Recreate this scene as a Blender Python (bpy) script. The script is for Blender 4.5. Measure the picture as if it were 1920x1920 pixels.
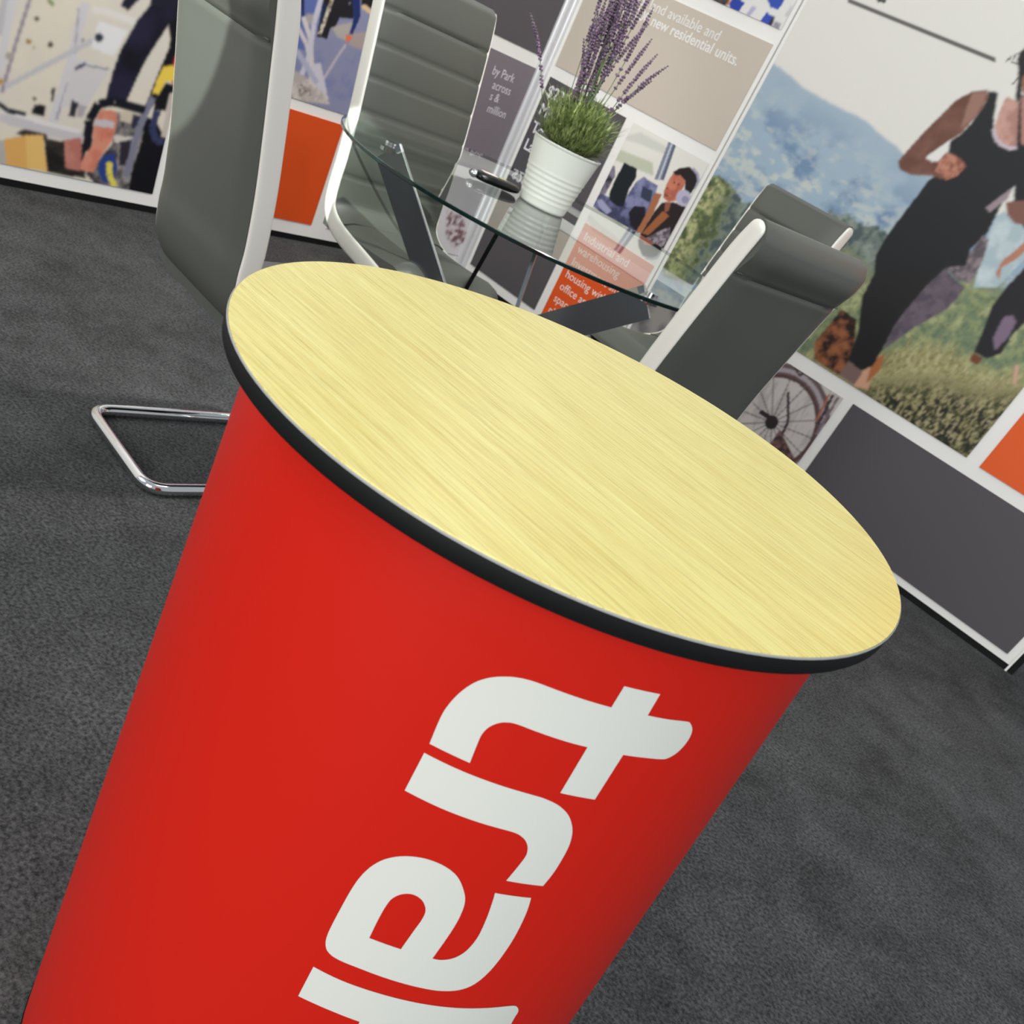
import bpy, bmesh, math, random
import numpy as np
from mathutils import Vector, Matrix, Euler

C = bpy.context.scene.collection
SC = bpy.context.scene
for o in list(bpy.data.objects):
    bpy.data.objects.remove(o)

# ------------------------------------------------------------------ camera
CAMZ = 1.15
M = np.array([[0.619426, 0.683172, 0.386767], [-0.452489, 0.713284, -0.535237], [-0.641534, 0.156532, 0.750954]])
FPX, CX, CY = 1774.0, 792.0, 1205.0
cam = bpy.data.objects.new('camera', bpy.data.cameras.new('camera'))
C.objects.link(cam)
rot = Matrix((M[0], M[2], -M[1])).transposed()
cam.matrix_world = Matrix.Translation((0, 0, CAMZ)) @ rot.to_4x4()
cam.data.sensor_width = 36
cam.data.lens = FPX / 1920 * 36
cam.data.shift_x = (960 - CX) / 1920
cam.data.shift_y = (CY - 960) / 1920
cam.data.clip_start = 0.05
cam.data.dof.use_dof = True; cam.data.dof.focus_distance = 1.1; cam.data.dof.aperture_fstop = 14
SC.camera = cam
EYE = np.array([0, 0, CAMZ])

# ------------------------------------------------------------------ world, lights, exposure
w = bpy.data.worlds.new('world'); SC.world = w; w.use_nodes = True
w.node_tree.nodes['Background'].inputs[0].default_value = (0.80, 0.86, 0.92, 1)
w.node_tree.nodes['Background'].inputs[1].default_value = 0.52
SC.view_settings.view_transform = 'Standard'
SC.view_settings.look = 'None'
SC.view_settings.gamma = 1
SC.view_settings.exposure = 0.0
SC.view_settings.use_curve_mapping = False

def area(name, loc, tgt, size, power, col=(1, 1, 1), size_y=None):
    l = bpy.data.lights.new(name, 'AREA'); l.energy = power; l.color = col; l.size = size
    if size_y: l.shape = 'RECTANGLE'; l.size_y = size_y
    o = bpy.data.objects.new(name, l); C.objects.link(o); o.location = loc
    o.rotation_euler = (Vector(tgt) - Vector(loc)).to_track_quat('-Z', 'Y').to_euler()
    return o
def spot(name, loc, tgt, power, ang, col=(1, 1, 1), rad=0.05, blend=0.3):
    l = bpy.data.lights.new(name, 'SPOT'); l.energy = power; l.color = col; l.spot_size = math.radians(ang)
    l.shadow_soft_size = rad; l.spot_blend = blend
    o = bpy.data.objects.new(name, l); C.objects.link(o); o.location = loc
    o.rotation_euler = (Vector(tgt) - Vector(loc)).to_track_quat('-Z', 'Y').to_euler()
    return o
# hall lamps over and right of the stand, front fills added behind the camera, and two booth spots on the top of the walls
area('hall_and_fill_lamp', (-1.4, 2.0, 5.5), (-1.4, 2.0, 0), 2.4, 48, (1.0, 0.98, 0.95))
area('hall_and_fill_lamp', (1.0, -4.2, 2.4), (-.4, 1.2, 0.5), 2.4, 190, (0.99, 0.99, 1.0))  # added front fill to brighten the counter face, no actual fitting
area('hall_and_fill_lamp', (-3.4, -2.0, 3.4), (-1.0, 1.4, 0.6), 2.0, 55, (1.0, 0.99, 0.96))  # weaker fill added from the left, behind the camera
area('hall_and_fill_lamp', (3.8, -0.6, 2.6), (-.3, 1.0, 0.7), 1.4, 55, (0.74, 0.85, 1.0))
spot('booth_spot', (-2.3, 3.3, 2.75), (-0.9, .9, 0.9), 12, 75, (1.0, 0.95, 0.88), 0.03)
spot('booth_spot', (0.4, 1.4, 3.0), (-1.9, 4.1, 1.0), 60, 90, (1.0, 0.97, 0.93), 0.08)
spot('booth_spot', (-1.4, 2.2, 3.0), (-3.6, 2.0, 0.6), 165, 95, (1.0, 0.97, 0.93), 0.08)
spot('booth_spot', (0.9, 1.2, 3.0), (.2, 4.1, 0.9), 45, 90, (1.0, 0.97, 0.93), 0.08)
spot('booth_spot', (-0.9, -1.6, 2.7), (-1.95, 1.18, .98), 1300, 8.0, (.90, 1.0, .94), 0.01, .1)

# ------------------------------------------------------------------ helpers
def srgb(c):
    c = np.asarray(c, float) / 255.0
    return np.where(c <= 0.04045, c / 12.92, ((c + 0.055) / 1.055) ** 2.4)
def mat(name, col, rough=0.5, metal=0.0, spec=0.5, coat=0.0):
    m = bpy.data.materials.new(name); m.use_nodes = True
    b = m.node_tree.nodes['Principled BSDF']
    b.inputs['Base Color'].default_value = (*srgb(col), 1)
    b.inputs['Roughness'].default_value = rough
    b.inputs['Metallic'].default_value = metal
    b.inputs['Specular IOR Level'].default_value = spec
    b.inputs['Coat Weight'].default_value = coat
    return m
def N(m, t, **kw):
    n = m.node_tree.nodes.new(t)
    for k, v in kw.items():
        if k.startswith('i_'):
            n.inputs[k[2:].replace('_', ' ')].default_value = v
        else: setattr(n, k, v)
    return n
def L(m, a, b): m.node_tree.links.new(a, b)
def noise_col(m, c0, c1, scale, stretch=(1, 1, 1), rot=(0, 0, 0), detail=4, lo=0.35, hi=0.65, bump=0.0, dist=0.002, rough=0.6):
    tc = N(m, 'ShaderNodeTexCoord'); mp = N(m, 'ShaderNodeMapping')
    mp.inputs['Scale'].default_value = stretch; mp.inputs['Rotation'].default_value = rot
    n = N(m, 'ShaderNodeTexNoise'); n.inputs['Scale'].default_value = scale; n.inputs['Detail'].default_value = detail
    n.inputs['Roughness'].default_value = rough
    r = N(m, 'ShaderNodeValToRGB')
    r.color_ramp.elements[0].position = lo; r.color_ramp.elements[1].position = hi
    r.color_ramp.elements[0].color = (*srgb(c0), 1); r.color_ramp.elements[1].color = (*srgb(c1), 1)
    L(m, tc.outputs['Object'], mp.inputs[0]); L(m, mp.outputs[0], n.inputs['Vector']); L(m, n.outputs[0], r.inputs[0])
    b = m.node_tree.nodes['Principled BSDF']; L(m, r.outputs[0], b.inputs['Base Color'])
    if bump:
        bp = N(m, 'ShaderNodeBump'); bp.inputs['Strength'].default_value = bump; bp.inputs['Distance'].default_value = dist
        L(m, n.outputs[0], bp.inputs['Height']); L(m, bp.outputs[0], b.inputs['Normal'])
    return n, r, mp
def obj(name, me, m=None, parent=None, smooth=False):
    if isinstance(me, bmesh.types.BMesh):
        bm = me; me = bpy.data.meshes.new(name); bmesh.ops.recalc_face_normals(bm, faces=bm.faces[:]); bm.to_mesh(me); bm.free()
    o = bpy.data.objects.new(name, me); C.objects.link(o)
    if m: me.materials.append(m)
    if parent: o.parent = parent
    if smooth:
        me.polygons.foreach_set('use_smooth', [True] * len(me.polygons))
        me.set_sharp_from_angle(angle=math.radians(smooth if smooth is not True else 40))
    return o
def empty(name, loc=(0, 0, 0), rz=0, label=None, cat=None, group=None, kind=None):
    o = bpy.data.objects.new(name, None); C.objects.link(o); o.location = loc; o.rotation_euler = (0, 0, rz)
    o.empty_display_size = 0.05
    tag(o, label, cat, group, kind); return o
def tag(o, label=None, cat=None, group=None, kind=None):
    if label: o['label'] = label
    if cat: o['category'] = cat
    if group: o['group'] = group
    if kind: o['kind'] = kind
    return o
def bx(bm, x0, x1, y0, y1, z0, z1):
    v = [bm.verts.new(p) for p in ((x0,y0,z0),(x1,y0,z0),(x1,y1,z0),(x0,y1,z0),(x0,y0,z1),(x1,y0,z1),(x1,y1,z1),(x0,y1,z1))]
    for f in ((0,3,2,1),(4,5,6,7),(0,1,5,4),(1,2,6,5),(2,3,7,6),(3,0,4,7)): bm.faces.new([v[i] for i in f])
def box(name, x0, x1, y0, y1, z0, z1, m, parent=None):
    bm = bmesh.new(); bx(bm, x0, x1, y0, y1, z0, z1); return obj(name, bm, m, parent)
def loft(rings, caps=True, closed=True):
    """rings: list of lists of points; returns bmesh"""
    bm = bmesh.new(); vs = [[bm.verts.new(p) for p in r] for r in rings]; n = len(rings[0])
    for a, b in zip(vs[:-1], vs[1:]):
        for i in range(n if closed else n - 1):
            j = (i + 1) % n; bm.faces.new((a[i], a[j], b[j], b[i]))
    if caps and closed: bm.faces.new(vs[0][::-1]); bm.faces.new(vs[-1])
    return bm
def tube(pts, r, seg=12, cyclic=False, bm=None, up=(0, 0, 1)):
    pts = [Vector(p) for p in pts]; n = len(pts)
    own = bm is None
    if own: bm = bmesh.new()
    rings = []; prev = None
    for i, p in enumerate(pts):
        if cyclic: t = (pts[(i + 1) % n] - pts[i - 1]).normalized()
        else: t = (pts[min(i + 1, n - 1)] - pts[max(i - 1, 0)]).normalized()
        if prev is None:
            u = Vector(up).cross(t)
            if u.length < 1e-3: u = Vector((1, 0, 0)).cross(t)
        else: u = prev - t * prev.dot(t)
        u.normalize(); v = t.cross(u); prev = u
        rr = r(i / max(n - 1, 1)) if callable(r) else r
        rings.append([bm.verts.new(p + (u * math.cos(a) + v * math.sin(a)) * rr) for a in [2 * math.pi * k / seg for k in range(seg)]])
    m = n if cyclic else n - 1
    for i in range(m):
        a, b = rings[i], rings[(i + 1) % n]
        for k in range(seg): bm.faces.new((a[k], a[(k + 1) % seg], b[(k + 1) % seg], b[k]))
    if not cyclic: bm.faces.new(rings[0][::-1]); bm.faces.new(rings[-1])
    return bm
def rounded(pts, rad, seg=8):
    """round the corners of an open polyline"""
    pts = [Vector(p) for p in pts]; out = [pts[0]]
    for a, b, c in zip(pts[:-2], pts[1:-1], pts[2:]):
        r = min(rad, (a - b).length * .49, (c - b).length * .49)
        p = b + (a - b).normalized() * r; q = b + (c - b).normalized() * r
        for k in range(seg + 1):
            t = k / seg; out.append(p * (1 - t) ** 2 + b * 2 * t * (1 - t) + q * t * t)
    out.append(pts[-1]); return out
def catmull(P, n=8):
    P = [np.array(p, float) for p in P]; out = []
    for i in range(len(P) - 1):
        p0 = P[max(i - 1, 0)]; p1 = P[i]; p2 = P[i + 1]; p3 = P[min(i + 2, len(P) - 1)]
        for k in range(n):
            t = k / n
            out.append(.5 * ((2 * p1) + (-p0 + p2) * t + (2 * p0 - 5 * p1 + 4 * p2 - p3) * t * t + (-p0 + 3 * p1 - 3 * p2 + p3) * t ** 3))
    out.append(P[-1]); return np.array(out)

# ------------------------------------------------------------------ materials
white_wall = mat('white_panel', (238, 236, 230), 0.55)
alu = mat('joint_profile', (222, 222, 222), 0.3, 0.3)
black = mat('black_plastic', (18, 19, 18), 0.65, spec=.2)
carpet = mat('grey_carpet', (70, 72, 74), 0.95, spec=0.1)
n1, r1, _ = noise_col(carpet, (50, 50, 50), (92, 93, 93), 2.2, detail=10, lo=.32, hi=.70, bump=.5, dist=.004, rough=.82)
_tc = carpet.node_tree.nodes['Texture Coordinate']
_nf = N(carpet, 'ShaderNodeTexNoise', i_Scale=130.0, i_Detail=3.0, i_Roughness=.7); _mr = N(carpet, 'ShaderNodeMapRange'); _mr.inputs[1].default_value = .36; _mr.inputs[2].default_value = .66; _mr.inputs[3].default_value = .45; _mr.inputs[4].default_value = 1.6
_mx = N(carpet, 'ShaderNodeMix', data_type='RGBA', blend_type='MULTIPLY'); _mx.inputs[0].default_value = 1
L(carpet, _tc.outputs['Object'], _nf.inputs['Vector']); L(carpet, _nf.outputs[0], _mr.inputs[0]); L(carpet, r1.outputs[0], _mx.inputs[6]); L(carpet, _mr.outputs[0], _mx.inputs[7]); L(carpet, _mx.outputs[2], carpet.node_tree.nodes['Principled BSDF'].inputs['Base Color'])
red = mat('red_print', (200, 30, 16), 0.42, spec=.25)
letter_w = mat('white_letter', (220, 220, 208), 0.4)
leather = mat('grey_leather', (82, 84, 77), 0.40, spec=.5)
_t = N(leather, 'ShaderNodeTexNoise', i_Scale=900.0); _b = N(leather, 'ShaderNodeBump', i_Strength=.12, i_Distance=.001)
L(leather, _t.outputs[0], _b.inputs['Height']); L(leather, _b.outputs[0], leather.node_tree.nodes['Principled BSDF'].inputs['Normal'])
lacquer = mat('white_lacquer', (232, 229, 217), 0.22, coat=.4)
chrome = mat('chrome', (225, 225, 225), 0.07, 1.0)
steel = mat('dark_polished_steel', (150, 153, 155), 0.17, 1.0)
pot_m = mat('pot_enamel', (240, 243, 230), 0.25)
soil_m = mat('soil', (60, 48, 36), 0.95)
leaf_m = mat('leaf', (110, 130, 66), 0.6); noise_col(leaf_m, (84, 104, 52), (176, 190, 122), 45, detail=2)
stem_m = mat('stem', (104, 122, 82), 0.6)
flower_m = mat('lavender_flower', (112, 84, 122), 0.7); noise_col(flower_m, (74, 52, 78), (146, 118, 146), 120, detail=1)

wood = mat('pale_wood_laminate', (240, 228, 150), 0.34, spec=.45)
GA = math.radians(34.5)
n1, r1, _ = noise_col(wood, (232, 208, 112), (255, 244, 158), 6, (1, 30, 1), (0, 0, -GA), 7, .30, .66, bump=.25, dist=.0006, rough=.75)
mpf = wood.node_tree.nodes['Mapping']; mpf.vector_type = 'TEXTURE' if False else 'POINT'
# fine darker pores along the grain
tc = wood.node_tree.nodes['Texture Coordinate']
mp2 = N(wood, 'ShaderNodeMapping'); mp2.inputs['Scale'].default_value = (1, 60, 1); mp2.inputs['Rotation'].default_value = (0, 0, -GA)
nf = N(wood, 'ShaderNodeTexNoise', i_Scale=14.0, i_Detail=4.0, i_Roughness=.7)
rf = N(wood, 'ShaderNodeValToRGB'); rf.color_ramp.elements[0].position = .52; rf.color_ramp.elements[1].position = .70
mx = N(wood, 'ShaderNodeMix', data_type='RGBA', blend_type='MIX')
L(wood, tc.outputs['Object'], mp2.inputs[0]); L(wood, mp2.outputs[0], nf.inputs['Vector']); L(wood, nf.outputs[0], rf.inputs[0])
L(wood, rf.outputs[0], mx.inputs[0]); L(wood, r1.outputs[0], mx.inputs[6]); mx.inputs[7].default_value = (*srgb((196, 172, 88)), 1)
L(wood, mx.outputs[2], wood.node_tree.nodes['Principled BSDF'].inputs['Base Color'])

def thin_glass():
    m = bpy.data.materials.new('table_glass'); m.use_nodes = True; nt = m.node_tree; nt.nodes.clear()
    o = nt.nodes.new('ShaderNodeOutputMaterial'); mixn = nt.nodes.new('ShaderNodeMixShader')
    tr = nt.nodes.new('ShaderNodeBsdfTransparent'); gl = nt.nodes.new('ShaderNodeBsdfGlossy'); lw = nt.nodes.new('ShaderNodeLayerWeight')
    tr.inputs[0].default_value = (.93, .965, .95, 1); gl.inputs[0].default_value = (.97, 1, .985, 1); gl.inputs['Roughness'].default_value = .005
    lw.inputs[0].default_value = .5
    pw = nt.nodes.new('ShaderNodeMath'); pw.operation = 'POWER'; pw.inputs[1].default_value = 5
    ma = nt.nodes.new('ShaderNodeMath'); ma.operation = 'MULTIPLY_ADD'; ma.inputs[1].default_value = .9; ma.inputs[2].default_value = .07
    nt.links.new(lw.outputs['Facing'], pw.inputs[0]); nt.links.new(pw.outputs[0], ma.inputs[0]); nt.links.new(ma.outputs[0], mixn.inputs[0])
    nt.links.new(tr.outputs[0], mixn.inputs[1]); nt.links.new(gl.outputs[0], mixn.inputs[2])
    nt.links.new(mixn.outputs[0], o.inputs[0]); return m
glass_low = bpy.data.materials.new('table_glass_underside'); glass_low.use_nodes = True; _n = glass_low.node_tree; _n.nodes.clear()
_o = _n.nodes.new('ShaderNodeOutputMaterial'); _t = _n.nodes.new('ShaderNodeBsdfTransparent'); _t.inputs[0].default_value = (.96, .985, .975, 1); _n.links.new(_t.outputs[0], _o.inputs[0])
glass = thin_glass()
glass_edge = mat('glass_edge', (10, 34, 30), 0.12, spec=.6)

# ------------------------------------------------------------------ setting: floor, walls
YA, XB = 3.5387 * CAMZ, -3.0168 * CAMZ          # back wall plane y = YA, left wall plane x = XB
bm = bmesh.new(); bx(bm, -6.5, 6.5, -5, 8, -.05, 0)
floor = obj('floor', bm, carpet); tag(floor, kind='structure')

def ray(px, py): return M.T @ np.array([(px - CX) / FPX, 1, -(py - CY) / FPX])
def atA(px, py):    # photo point -> (x, z) on the back wall
    d = ray(px, py); t = (YA - EYE[1]) / d[1]; p = EYE + d * t; return p[0], p[2]
def atB(px, py):    # photo point -> (y, z) on the left wall
    d = ray(px, py); t = (XB - EYE[0]) / d[0]; p = EYE + d * t; return p[1], p[2]

# ---- flat prints: a grid of points coloured by painted shapes
def vnoise(u, v, s, seed=0, oct=4, gain=.55):
    out = 0; amp = 1; tot = 0
    for k in range(oct):
        x = u * s; y = v * s; xi = np.floor(x).astype(int); yi = np.floor(y).astype(int); xf = x - xi; yf = y - yi
        xf = xf * xf * (3 - 2 * xf); yf = yf * yf * (3 - 2 * yf)
        def h(a, b):
            q = (a * 374761393 + b * 668265263 + (seed + k) * 974634777) & 0x7fffffff
            q = ((q ^ (q >> 13)) * 1274126177) & 0x7fffffff
            return ((q ^ (q >> 16)) & 0xffff) / 65535.0
        n = (h(xi, yi) * (1 - xf) + h(xi + 1, yi) * xf) * (1 - yf) + (h(xi, yi + 1) * (1 - xf) + h(xi + 1, yi + 1) * xf) * yf
        out = out + n * amp; tot += amp; amp *= gain; s *= 2
    return out / tot
class Canvas:
    def __init__(s, a0, a1, z0, z1, step, at):
        s.na = int((a1 - a0) / step) + 1; s.nz = int((z1 - z0) / step) + 1
        a = np.linspace(a0, a1, s.na); z = np.linspace(z0, z1, s.nz)
        s.A, s.Z = np.meshgrid(a, z); s.at = at; s.step = step
        s.c = np.zeros((s.nz, s.na, 3))
    def inside(s, pts, px=True):
        P = [s.at(*p) for p in pts] if px else pts
        A, Z = s.A, s.Z; r = np.zeros(A.shape, bool); n = len(P)
        for i in range(n):
            x0, y0 = P[i]; x1, y1 = P[(i + 1) % n]
            if y0 == y1: continue
            cnd = ((y0 > Z) != (y1 > Z)) & (A < (x1 - x0) * (Z - y0) / (y1 - y0) + x0)
            r ^= cnd
        return r
    def fill(s, col): s.c[:] = srgb(col)
    def poly(s, pts, col, col2=None, ns=30, px=True, soft=0, off=(0, 0), sc=1, seed=1):
        pts = [(off[0] + p[0] / sc, off[1] + p[1] / sc) for p in pts] if px else pts
        m = s.inside(pts, px).astype(float)
        if soft: m = s.blur(m, soft)
        c = srgb(col)
        if col2 is not None:
            t = np.clip((vnoise(s.A + 9, s.Z + 9, ns, seed) - .35) / .3, 0, 1)[..., None]
            c = srgb(col) * (1 - t) + srgb(col2) * t
        s.c = s.c * (1 - m[..., None]) + c * m[..., None]
    def mix(s, m, col):
        s.c = s.c * (1 - m[..., None]) + srgb(col) * m[..., None]
    def line(s, pts, wpx, col, off=(0, 0), sc=1, soft=0):
        """stroke of width wpx photo pixels"""
        P = [(off[0] + p[0] / sc, off[1] + p[1] / sc) for p in pts]; h = wpx / 2
        for (x0, y0), (x1, y1) in zip(P[:-1], P[1:]):
            l = math.hypot(x1 - x0, y1 - y0) or 1; nx, ny = -(y1 - y0) / l * h, (x1 - x0) / l * h
            s.poly([(x0 + nx, y0 + ny), (x1 + nx, y1 + ny), (x1 - nx, y1 - ny), (x0 - nx, y0 - ny)], col, soft=soft)
    def dot(s, x, y, r, col, off=(0, 0), sc=1, ry=None, soft=1):
        ry = ry or r
        s.poly([(x + r * math.cos(a), y + ry * math.sin(a)) for a in np.linspace(0, 2 * math.pi, 16, endpoint=False)], col, off=off, sc=sc, soft=soft)
    def blur(s, m, n):
        for _ in range(n):
            p = np.pad(m, [(1, 1), (1, 1)] + [(0, 0)] * (m.ndim - 2), mode='edge')
            m = (p[:-2, 1:-1] + p[2:, 1:-1] + p[1:-1, :-2] + p[1:-1, 2:] + 2 * p[1:-1, 1:-1]) / 6
        return m
    def build(s, name, parent, m, axis, plane):
        s.c = s.blur(s.c, 1)
        n = s.na * s.nz; co = np.zeros((n, 3), np.float32)
        if axis == 'A': co[:, 0] = s.A.ravel(); co[:, 1] = plane; co[:, 2] = s.Z.ravel()
        else: co[:, 1] = s.A.ravel(); co[:, 0] = plane; co[:, 2] = s.Z.ravel()
        i = np.arange(s.nz - 1)[:, None] * s.na + np.arange(s.na - 1)[None, :]
        q = np.stack([i, i + 1, i + s.na + 1, i + s.na], -1).reshape(-1, 4)
        if axis == 'B': q = q[:, ::1]
        me = bpy.data.meshes.new(name); nf = len(q)
        me.vertices.add(n); me.vertices.foreach_set('co', co.ravel())
        me.loops.add(nf * 4); me.loops.foreach_set('vertex_index', q.ravel().astype(np.int32))
        me.polygons.add(nf); me.polygons.foreach_set('loop_start', (np.arange(nf) * 4).astype(np.int32))
        me.polygons.foreach_set('loop_total', np.full(nf, 4, np.int32))
        me.update(calc_edges=True)
        ca = me.color_attributes.new('print', 'FLOAT_COLOR', 'POINT')
        rgba = np.ones((n, 4), np.float32); rgba[:, :3] = s.c.reshape(-1, 3); ca.data.foreach_set('color', rgba.ravel())
        return obj(name, me, m, parent)
print_m = mat('photo_print', (200, 200, 200), 0.5, spec=.35)
_a = N(print_m, 'ShaderNodeAttribute', attribute_name='print'); L(print_m, _a.outputs['Color'], print_m.node_tree.nodes['Principled BSDF'].inputs['Base Color'])

# ---- back wall (A): boards of the display stand
WT = 2.35
wallA = empty('wall_back', (0, 0, 0)); tag(wallA, kind='structure')
XR = -.1665 * CAMZ
JX = -2.068 * CAMZ                                  # joint between the two boards
GZ0 = .025
def board(name, x0, x1, axis, parent):
    if axis == 'A': return box(name, x0, x1, YA + .004, YA + .05, GZ0, WT, white_wall, parent)
    return box(name, XB - .05, XB - .004, x0, x1, GZ0, WT, white_wall, parent)
board('panel', XB + .012, JX - .004, 'A', wallA); board('panel', JX + .004, XR, 'A', wallA)
box('plinth', XB, XR + .0, YA + .003, YA + .045, 0, GZ0, black, wallA)
box('end_profile', XR, XR + .008, YA - .002, YA + .055, 0.0, WT, white_wall, wallA)
box('end_cover', XR + .008, XR + .03, YA + .004, YA + .055, 0.0, WT, black, wallA)
wallB = empty('wall_left', (0, 0, 0)); tag(wallB, kind='structure')
YJ = 2.285 * CAMZ * .93
board('panel', -1.2, 2.13 * CAMZ, 'B', wallB); board('panel', 2.13 * CAMZ + .006, YA - .012, 'B', wallB)
box('plinth', XB - .045, XB - .003, -1.2, YA, 0, GZ0, black, wallB)
# corner post: two white beads with a groove
bm = bmesh.new(); bx(bm, XB - .03, XB + .020, YA - .020, YA + .03, 0, WT)
for (x, y) in ((XB + .006, YA - .05), (XB + .05, YA - .006)):
    pass
obj('corner_post', bm, alu, wallA)
tube_b = tube([(XB + .030, YA - .006, 0.01), (XB + .030, YA - .006, WT)], .016, 10); obj('corner_bead', tube_b, alu, wallA, True)
tube_b = tube([(XB + .006, YA - .030, 0.01), (XB + .006, YA - .030, WT)], .016, 10); obj('corner_bead', tube_b, alu, wallA, True)

def plain(name, axis, a0, a1, z0, z1, col, parent, rough=.5):
    m = mat('print_' + name, col, rough, spec=.35)
    if axis == 'A': return box(name, a0, a1, YA - .001, YA + .004, z0, z1, m, parent)
    return box(name, XB - .004, XB + .001, a0, a1, z0, z1, m, parent)
K = CAMZ
def words(txt, size, axis, a, z, col, parent, spacing=1.0, bold=0.0):
    cu = bpy.data.curves.new('lettering', 'FONT'); cu.body = txt; cu.size = size; cu.space_line = 1.15; cu.space_character = spacing
    cu.offset = bold; cu.extrude = .0004; cu.resolution_u = 3
    to = bpy.data.objects.new('tmp', cu); C.objects.link(to); bpy.context.view_layer.update()
    me = bpy.data.meshes.new_from_object(to.evaluated_get(bpy.context.evaluated_depsgraph_get())); bpy.data.objects.remove(to)
    o = obj('lettering', me, mat('lettering_ink', col, .5), parent)
    if axis == 'A': o.matrix_world = Matrix.Translation((a, YA - .0018, z)) @ Matrix(((1, 0, 0, 0), (0, 0, -1, 0), (0, 1, 0, 0), (0, 0, 0, 1)))
    else: o.matrix_world = Matrix.Translation((XB + .0018, a, z)) @ Matrix(((0, 0, 1, 0), (1, 0, 0, 0), (0, 1, 0, 0), (0, 0, 0, 1)))
    return o
DARK, TAN, ORG, LIL = (84, 80, 83), (198, 187, 172), (222, 84, 28), (124, 115, 120)
# back wall, board 1
xa, xb_, xc, xd = XB + .065, -2.522 * K, -2.478 * K, -2.088 * K
rows = [(.062 * K, .468 * K), (.53 * K, .875 * K), (.913 * K, 1.275 * K), (1.322 * K, 1.70 * K)]
plain('dark_panel', 'A', xa, xb_, *rows[0], DARK, wallA)
o_or = plain('orange_panel', 'A', xc, xd, *rows[0], ORG, wallA)
o_dk = plain('dark_panel', 'A', xa, xb_, .495 * K, .868 * K, DARK, wallA)
o_tan = plain('tan_panel', 'A', xa, xd, *rows[2], TAN, wallA)
# board 2
x2 = -2.048 * K
plain('dark_panel', 'A', -1.105 * K, -.193 * K, .048 * K, .436 * K, (84, 80, 83), wallA)
plain('orange_panel', 'A', -.640 * K, -.193 * K, .480 * K, 2.0 * K, (226, 92, 36), wallA)
# left wall
o_lil = plain('lilac_panel', 'B', 3.02 * K, 3.527 * K, .496 * K, .870 * K, LIL, wallB)
plain('dark_panel', 'B', 3.02 * K, 3.527 * K, .917 * K, 1.5 * K, DARK, wallB)
plain('orange_panel', 'B', 2.15 * K, 2.62 * K, .070 * K, .446 * K, (216, 78, 24), wallB)
plain('pale_panel', 'B', 2.70 * K, 3.05 * K, .07 * K, .45 * K, (214, 206, 208), wallB)
EAW = (234, 232, 228)
words('of land available and', .050 * K, 'A', *atA(1196, 8), EAW, o_tan, 1.0)
words('35,000 new residential units.', .050 * K, 'A', *atA(1166, 22), EAW, o_tan, 1.0, .0006)
words('hectares', .050 * K, 'A', *atA(1100, -34), EAW, o_tan)
words('Industrial and\nwarehousing\nInvestment sites\nhousing within\noffice and retail\nspace, all in one\nplace, centred', .047 * K, 'A', xc + .03, .41 * K, (240, 226, 214), o_or, 1.0)
words('$228\nMillion\nTotal\nLand', .062 * K, 'A', xa + .02, .80 * K, (232, 230, 234), o_dk, 1.0, .0012)
for t, p in (('by Park', (921, 138)), ('across', (921, 165)), ('s &', (916, 186)), ('million', (911, 209))):
    words(t, .046 * K, 'B', *atB(*p), (214, 206, 212), o_lil)

# ---- big hill photograph with runners (board 2)
cv = Canvas(x2, -.690 * K, .484 * K, 1.62 * K, .0042, atA)
A, Z = cv.A, cv.Z
cv.fill((222, 219, 210))
def ridge(pts):
    P = sorted(atA(*p) for p in pts); return np.interp(A, [p[0] for p in P], [p[1] for p in P])
top = ridge([(1440, 100), (1455, 115), (1500, 158), (1560, 192), (1620, 222), (1700, 290), (1760, 330), (1920, 430)])
top = top + (vnoise(A, Z * 0, 14, 3) - .5) * .015
h = np.clip((top - Z) / .012, 0, 1)
dz = np.clip((top - Z) / .50, 0, 1)
n1 = vnoise(A, Z * 1.6, 9, 5, 5); n2 = vnoise(A + 4, Z * 2, 22, 8, 4)
base = srgb((160, 178, 190)) * (1 - dz[..., None]) + srgb((150, 172, 188)) * dz[..., None]
cv.c = cv.c * (1 - h[..., None]) + base * h[..., None]
cv.mix(h * np.clip((n1 - .47) / .20, 0, 1) * np.clip(dz * 2.4, 0, 1) * .8, (100, 128, 160))
cv.mix(h * np.clip((n2 - .50) / .18, 0, 1) * np.clip(dz * 2.2 - .2, 0, 1) * .75, (200, 204, 192))
tree = ridge([(1345, 330), (1378, 350), (1400, 380), (1480, 400), (1560, 395), (1600, 405), (1650, 425), (1680, 455), (1740, 480), (1800, 500), (1860, 520), (1920, 560)])
tree = tree + (vnoise(A, Z, 30, 11, 3) - .5) * .05
h = np.clip((tree - Z) / .015, 0, 1)
cv.mix(h, (108, 120, 112)); n3 = vnoise(A, Z, 32, 21, 4)
cv.mix(h * np.clip((n3 - .5) / .14, 0, 1) * .7, (146, 156, 146)); cv.mix(h * np.clip((.46 - n3) / .1, 0, 1) * .8, (62, 78, 80))
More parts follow.
